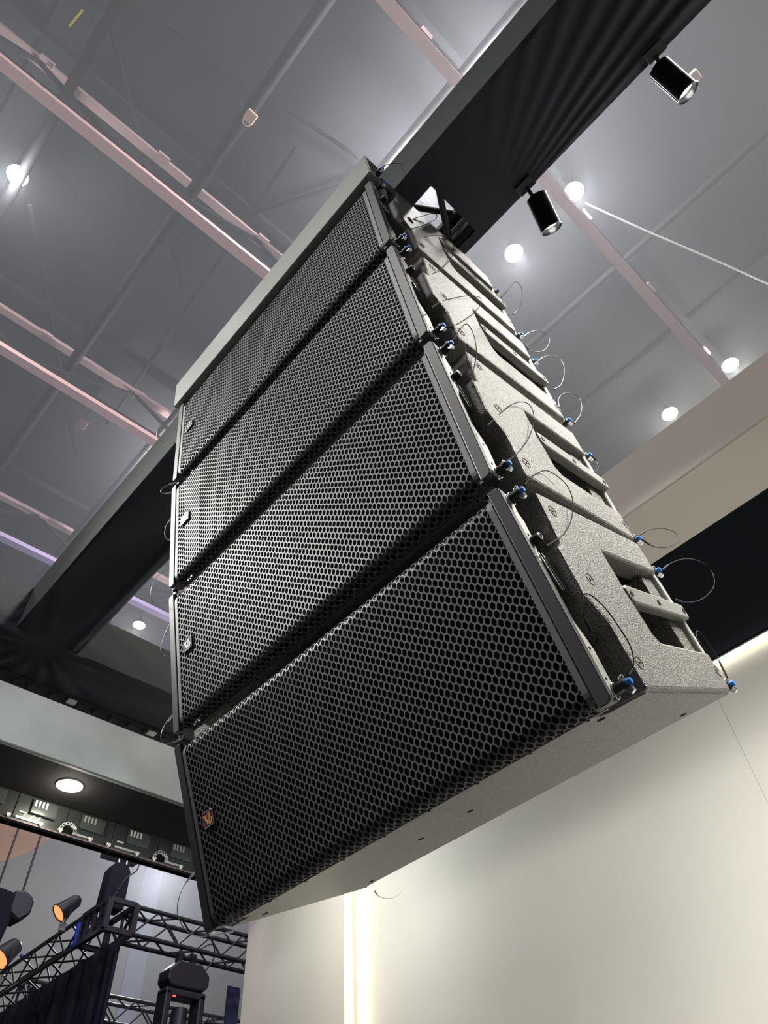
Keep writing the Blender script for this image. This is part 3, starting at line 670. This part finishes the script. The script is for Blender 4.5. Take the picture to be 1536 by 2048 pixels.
# quick-release pin along +x, its foot at the origin
mb = MB(); mb.cyl((0, 0, 0), (0.020, 0, 0), 0.0085, n=16); mb.cyl((0.020, 0, 0), (0.024, 0, 0), 0.0098, n=16); ME['locking_pin'] = mb.mesh('locking_pin')
mb = MB(); mb.cyl((0.024, 0, 0), (0.0315, 0, 0), 0.0058, 0.0054, n=14); mb.cyl((0.0315, 0, 0), (0.0325, 0, 0), 0.0044, n=14); ME['button'] = mb.mesh('button')
mb = MB(); mb.prism([(0.018, -0.006), (0.029, -0.0065), (0.031, -0.014), (0.024, -0.017), (0.019, -0.012)], lambda p, q, t: (p, t, q), -0.004, 0.004)
mb.cyl((0.016, 0.0, 0.0085), (0.024, 0, 0.012), 0.0032, n=8); ME['release_lever'] = mb.mesh('release_lever', bevel=0.0008, seg=1)
mb = MB(); mb.tube([(0.004 + 0.002 * math.sin(a), 0.0095 * math.cos(a), 0.0125 * math.sin(a) - 0.002) for a in [PI * k / 8 * 0.9 + 0.8 for k in range(15)]], 0.0009, 5); ME['split_ring'] = mb.mesh('split_ring')
# spring latch loop and link stub in the front channel
U = [(0.508, 0.022 + 0.006 * math.cos(a), 0.0 - 0.006 + 0.006 * math.sin(a)) for a in [PI + PI * k / 8 for k in range(9)]]
mb = MB(); mb.tube([(0.503, 0.016, 0.062)] + U + [(0.503, 0.028, 0.062)], 0.0011, 6); ME['latch_wire'] = mb.mesh('latch_wire')
mb = MB(); mb.cyl((0.49, 0.026, 0.088), (0.515, 0.026, 0.088), 0.008, n=16); ME['link_stub'] = mb.mesh('link_stub')
mb = MB(); mb.tube([(0.5155, 0.026 + 0.006 * math.cos(a * PI / 8), 0.088 + 0.006 * math.sin(a * PI / 8)) for a in range(16)], 0.0012, 5, True); ME['link_ring'] = mb.mesh('link_ring')
# badge: rounded plate, rim and emblem strokes
def rr(wd, ht, r, n=4):
    out = []
    for cx, cz, a0 in ((wd - r, ht - r, 0), (-wd + r, ht - r, PI / 2), (-wd + r, -ht + r, PI), (wd - r, -ht + r, 1.5 * PI)):
        for k in range(n + 1): out.append((cx + r * math.cos(a0 + PI / 2 * k / n), cz + r * math.sin(a0 + PI / 2 * k / n)))
    return out
fy = lambda p, q, t: (p, t, q)
mb = MB(); mb.prism(rr(0.0185, 0.0158, 0.003), fy, -0.004, 0.0015); ME['badge'] = mb.mesh('badge', bevel=0.0005, seg=1)
mb = MB(); mb.tube([(p, -0.0042, q) for p, q in rr(0.0180, 0.0152, 0.003)], 0.0008, 5, True); ME['badge_rim'] = mb.mesh('badge_rim')
def E_(pts): return [(x * 0.0175, z * 0.0148) for x, z in pts]
mb = MB()
for st in ([(-0.82, 0.62), (-0.52, 0.62), (0.02, -0.38), (-0.10, -0.80)],            # left arm of the V
           [(-0.34, 0.62), (-0.10, 0.62), (-0.10, 0.50), (-0.22, 0.18)],             # short inner stroke
           [(0.18, 0.82), (0.34, 0.82), (0.10, -0.60), (-0.06, -0.80)],              # right arm of the V
           [(0.42, 0.82), (0.60, 0.82), (0.30, -0.50), (0.16, -0.80)],               # upright of the L
           [(0.16, -0.80), (0.62, -0.80), (0.86, -0.30), (0.86, -0.02), (0.60, -0.02), (0.66, -0.28), (0.50, -0.52), (0.24, -0.52)]):
    mb.prism(E_(st), fy, -0.0052, -0.0036)
ME['emblem'] = mb.mesh('emblem')
MATS = dict(grille='grille', body='paint', side_panel='paint', underside_board='paint', front_lip='paint', foam_backing='foam', frame_rail='frame', rail_core='frame',
            front_rig_plate='plate', rear_rig_plate='plate', rear_post='paint', pocket_shade_liner='pocket_shade', handle_bar='bar', screw='black', washer_ring='ring', bolt_hole='hole',
            port_hole='hole', rivet='hole', locking_pin='black', button='blue', release_lever='chrome', split_ring='chrome', latch_wire='chrome', link_stub='black', link_ring='chrome')
for k, v in MATS.items():
    ME[k].materials.append(M[v])

LANY=[(0,[(0.522,0.036,0.297),(0.532,0.073,0.389),(0.539,0.139,0.515),(0.543,0.187,0.586),(0.543,0.173,0.499),(0.539,0.151,0.398),(0.532,0.129,0.311),(0.522,0.116,0.26)]),
(0,[(0.522,0.046,-0.071),(0.53,0.11,0.04),(0.536,0.175,0.153),(0.541,0.231,0.248),(0.544,0.262,0.285),(0.544,0.249,0.239),(0.541,0.189,0.117),(0.536,0.107,-0.03),(0.53,0.052,-0.116),(0.522,0.028,-0.17)]),
(1,[(0.522,0.085,0.272),(0.529,0.136,0.361),(0.535,0.183,0.429),(0.54,0.24,0.496),(0.543,0.287,0.54),(0.544,0.299,0.512),(0.543,0.262,0.41),(0.54,0.196,0.281),(0.535,0.131,0.169),(0.529,0.078,0.093),(0.522,0.076,0.073)]),
(1,[(0.522,0.016,-0.115),(0.529,0.069,-0.041),(0.535,0.155,0.06),(0.54,0.233,0.145),(0.543,0.278,0.184),(0.544,0.286,0.175),(0.543,0.25,0.105),(0.54,0.2,0.028),(0.535,0.137,-0.059),(0.529,0.08,-0.132),(0.522,0.065,-0.146)]),
(2,[(0.522,0.04,0.195),(0.53,0.08,0.255),(0.538,0.127,0.318),(0.542,0.133,0.301),(0.544,0.119,0.247),(0.542,0.096,0.183),(0.538,0.064,0.119),(0.53,0.035,0.066),(0.522,0.026,0.053)]),
(2,[(0.522,0.022,-0.08),(0.529,0.078,-0.022),(0.535,0.147,0.047),(0.54,0.203,0.091),(0.543,0.236,0.104),(0.544,0.238,0.083),(0.543,0.224,0.049),(0.54,0.185,-0.009),(0.535,0.138,-0.067),(0.529,0.073,-0.134),(0.522,0.02,-0.18)]),
(3,[(0.522,0.062,0.203),(0.53,0.092,0.226),(0.536,0.157,0.259),(0.541,0.184,0.256),(0.544,0.206,0.236),(0.544,0.198,0.202),(0.541,0.169,0.164),(0.536,0.128,0.124),(0.53,0.068,0.085),(0.522,0.008,0.058)]),
(3,[(0.522,-0.0,-0.097),(0.528,-0.012,-0.079),(0.534,-0.012,-0.063),(0.539,0.003,-0.045),(0.542,0.011,-0.043),(0.544,0.025,-0.05),(0.544,0.046,-0.068),(0.542,0.061,-0.094),(0.539,0.073,-0.116),(0.534,0.077,-0.136),(0.528,0.067,-0.154),(0.522,0.05,-0.165)]),
(0,[(0.53,0.513,0.067),(0.53,0.626,0.255),(0.53,0.778,0.502),(0.53,0.808,0.497),(0.53,0.754,0.362),(0.53,0.659,0.176),(0.53,0.539,-0.01)]),
(0,[(0.53,0.513,-0.172),(0.53,0.615,-0.035),(0.53,0.723,0.087),(0.53,0.785,0.122),(0.53,0.767,0.066),(0.53,0.673,-0.076),(0.53,0.572,-0.193),(0.53,0.512,-0.24),(0.53,0.499,-0.228)]),
(1,[(0.53,0.519,0.106),(0.53,0.61,0.211),(0.53,0.704,0.302),(0.53,0.775,0.349),(0.53,0.773,0.304),(0.53,0.702,0.189),(0.53,0.613,0.072),(0.53,0.532,-0.011)]),
(1,[(0.53,0.489,-0.122),(0.53,0.518,-0.068),(0.53,0.591,0.015),(0.53,0.672,0.081),(0.53,0.73,0.107),(0.53,0.704,0.043),(0.53,0.633,-0.05),(0.53,0.546,-0.145)]),
(2,[(0.53,0.403,0.027),(0.53,0.4,0.004),(0.53,0.45,0.015),(0.53,0.514,0.06),(0.53,0.54,0.102),(0.53,0.524,0.11)]),
(2,[(0.53,0.518,-0.148),(0.53,0.611,-0.095),(0.53,0.739,-0.033),(0.53,0.854,0.006),(0.53,0.862,-0.013),(0.53,0.787,-0.065),(0.53,0.677,-0.12),(0.53,0.579,-0.152),(0.53,0.525,-0.152)]),
(3,[(0.53,0.543,0.113),(0.53,0.635,0.148),(0.53,0.772,0.19),(0.53,0.896,0.216),(0.53,0.992,0.219),(0.53,1.001,0.189),(0.53,0.927,0.142),(0.53,0.809,0.096),(0.53,0.672,0.055),(0.53,0.555,0.033),(0.53,0.493,0.031)]),
(3,[(0.53,0.485,-0.092),(0.53,0.476,-0.067),(0.53,0.497,-0.046),(0.53,0.523,-0.043),(0.53,0.532,-0.064),(0.53,0.531,-0.101),(0.53,0.511,-0.145)]),
(0,[(-0.53,0.009,0.167),(-0.53,-0.018,0.141),(-0.53,-0.05,0.092),(-0.53,-0.06,0.047),(-0.53,-0.056,0.014),(-0.53,-0.036,0.005),(-0.53,-0.009,0.018),(-0.53,0.01,0.035)]),
(0,[(-0.53,0.026,-0.156),(-0.53,-0.003,-0.187),(-0.53,-0.024,-0.225),(-0.53,-0.014,-0.233),(-0.53,0.015,-0.21)]),
(1,[(-0.53,0.016,0.103),(-0.53,-0.001,0.061),(-0.53,-0.004,0.027),(-0.53,0.003,0.009),(-0.53,0.018,0.016)]),
(1,[(-0.53,0.004,-0.108),(-0.53,-0.016,-0.131),(-0.53,-0.031,-0.161),(-0.53,-0.039,-0.197),(-0.53,-0.034,-0.231),(-0.53,-0.009,-0.23),(-0.53,0.011,-0.214),(-0.53,0.025,-0.193)]),
(2,[(-0.53,0.016,0.133),(-0.53,-0.003,0.087),(-0.53,-0.012,0.052),(-0.53,-0.007,0.035),(-0.53,0.013,0.034)]),
(2,[(-0.53,0.017,-0.129),(-0.53,-0.004,-0.155),(-0.53,-0.016,-0.182),(-0.53,-0.016,-0.199),(-0.53,-0.006,-0.206),(-0.53,0.012,-0.2),(-0.53,0.031,-0.192)]),
(3,[(-0.53,0.025,-0.067),(-0.53,-0.012,-0.091),(-0.53,-0.034,-0.123),(-0.53,-0.037,-0.15),(-0.53,-0.025,-0.176),(-0.53,-0.001,-0.191),(-0.53,0.025,-0.196),(-0.53,0.057,-0.198),(-0.53,0.086,-0.198)]),
(3,[(-0.53,0.538,-0.185),(-0.53,0.545,-0.198),(-0.53,0.571,-0.209),(-0.53,0.609,-0.21),(-0.53,0.64,-0.196)])]


def part(name, parent, loc=(0, 0, 0), mirror=False, label=None, mesh=None, m=None, rot=None):
    o = bpy.data.objects.new(name, ME[mesh or name]); COL.objects.link(o); o.parent = parent
    o.location = loc
    if mirror: o.scale.x = -1
    if rot: o.rotation_euler = rot
    if m is not None:
        o.material_slots[0].link = 'OBJECT'; o.material_slots[0].material = m
    if label: o['label'] = label
    return o
def pin_at(parent, x, y, z, mirror=False):
    o = part('locking_pin', parent, (x, y, z), mirror, 'black quick-release pin with blue push button')
    part('button', o, label='blue push button'); part('release_lever', o); part('split_ring', o)
    return o
ME['badge'].materials.append(M['badge_brown']); ME['badge_rim'].materials.append(M['silver']); ME['emblem'].materials.append(M['copper'])
LAB = ['topmost black line array speaker, directly under the grey flying frame bar',
       'second black line array speaker from the top of the hanging column',
       'third line array speaker from the top, with a silver logo badge',
       'lowest line array speaker, nearest the viewer, with a copper logo badge and visible underside']
for k, (c, th) in enumerate(CABS):
    s = thing('line_array_speaker', LAB[k], 'speaker', group='line array speakers hung in a column')
    s.matrix_world = cab_matrix(c, th)
    part('cabinet_body', s, mesh='body'); part('underside_board', s); part('foam_backing', s); part('front_lip', s)
    part('grille', s, label='dark perforated hexagon steel grille')
    for mr in (False, True):
        part('side_panel', s, mirror=mr); fr = part('frame_rail', s, mirror=mr); part('rail_core', fr)
        part('front_rig_plate', s, mirror=mr); part('rear_rig_plate', s, mirror=mr); part('rear_post', s, mirror=mr)
        hb = part('handle_bar', s, mirror=mr); part('pocket_shade_liner', s, mirror=mr)
        for y in (0.238, 0.36, 0.488): part('screw', hb, (0, y, 0))
        for y, z in ((0.092, 0.006), (0.096, -0.145), (0.100, 0.150), (0.474, -0.132)):
            wr = part('washer_ring', s, (0, y, z) if not mr else (0, y, z), mirror=mr, mesh='washer_ring'); part('bolt_hole', wr)
        part('latch_wire', s, mirror=mr); ls = part('link_stub', s, mirror=mr); part('link_ring', ls)
        sx = -1 if mr else 1
        for y, z in ((0.030, 0.180), (0.030, -0.177)): pin_at(s, sx * 0.497, y, z, mr)
        for y, z in ((0.512, 0.106), (0.512, -0.158)): pin_at(s, sx * 0.503, y, z, mr)
        for z in (0.10, -0.11, -0.16, 0.03):
            part('bolt_hole', s, (sx * -0.0300, 0.022, z), mirror=mr)
    for x, y in ((0.438, 0.085), (0.44, 0.44), (0.045, 0.24), (-0.10, 0.25), (-0.44, 0.44), (-0.47, 0.13)):
        part('port_hole', s, (x, y, -hz(y) - 0.0022))
    for i in range(9):
        part('rivet', s, (-0.44 + i * 0.11, 0.034, -0.1956))
    cop = (k == 3)
    bd = part('badge', s, (-0.4205, -0.001, 0.003), m=M['badge_brown'] if cop else M['badge_dark'], label='copper logo badge' if cop else 'silver logo badge')
    part('badge_rim', bd); part('emblem', bd, m=M['copper'] if cop else M['silver'])
    for kk, pts in LANY:
        if kk != k: continue
        mb = MB(); cv = cat_curve(pts, 5); mb.tube(cv, 0.0010, 6)
        mb.cyl(cv[0], cv[4], 0.0021, n=8); mb.cyl(cv[-1], cv[-5], 0.0021, n=8)
        mb.build('lanyard', M['cable_lit'] if pts[0][0] < 0 else M['cable'], s, recalc=False)

# ---------------------------------------------------------------- flying frame on top of the column
ff = thing('flying_frame', 'grey steel flying frame bar on top of the speaker column', 'rigging frame')
ff.matrix_world = cab_matrix(*CABS[0])
CH = [(-0.015, 0.205), (0.055, 0.205), (0.055, 0.212), (-0.008, 0.212), (-0.008, 0.330), (0.055, 0.330), (0.055, 0.337), (-0.015, 0.337)]
mb = MB(); mb.prism(CH, side_fn, -0.519, 0.519); mb.build('front_bar', M['bumper'], ff, bevel=0.0015, seg=1)
for sx in (-1, 1):
    mb = MB(); mb.box(sx * 0.50 - 0.012, sx * 0.50 + 0.012, 0.055, 0.47, 0.22, 0.30); mb.build('side_arm', M['frame'], ff, bevel=0.002, seg=1)
    mb = MB(); mb.prism([(0.03, 0.205), (0.03, 0.12), (0.05, 0.12), (0.06, 0.205)], side_fn, sx * 0.505 - 0.004, sx * 0.505 + 0.004); mb.build('link_tongue', M['plate'], ff)
    pin_at(ff, sx * 0.512, 0.022, 0.245, sx < 0)
mb = MB(); mb.box(-0.49, 0.49, 0.43, 0.47, 0.22, 0.30); mb.build('rear_bar', M['frame'], ff, bevel=0.002, seg=1)
mb = MB(); mb.box(-0.03, 0.03, 0.0, 0.45, 0.30, 0.32); mb.build('centre_spine', M['frame'], ff)
for x in (0.60, 1.18):
    ch = thing('hanging_strap', 'black lifting strap above the flying frame, %s end' % ('right' if x < 0.9 else 'left'), 'strap', group='straps holding the flying frame')
    mb = MB(); mb.tube([(0.68, x, 2.20), (0.70, x, 2.32), (0.72, x, 2.55)], 0.008, 8); mb.build('webbing', M['truss'], ch)
    mb = MB(); mb.tube([(0.68 + 0.02 * math.cos(a * PI / 8), x, 2.215 + 0.02 * math.sin(a * PI / 8)) for a in range(16)], 0.005, 6, True); mb.build('shackle', M['chrome'], ch)
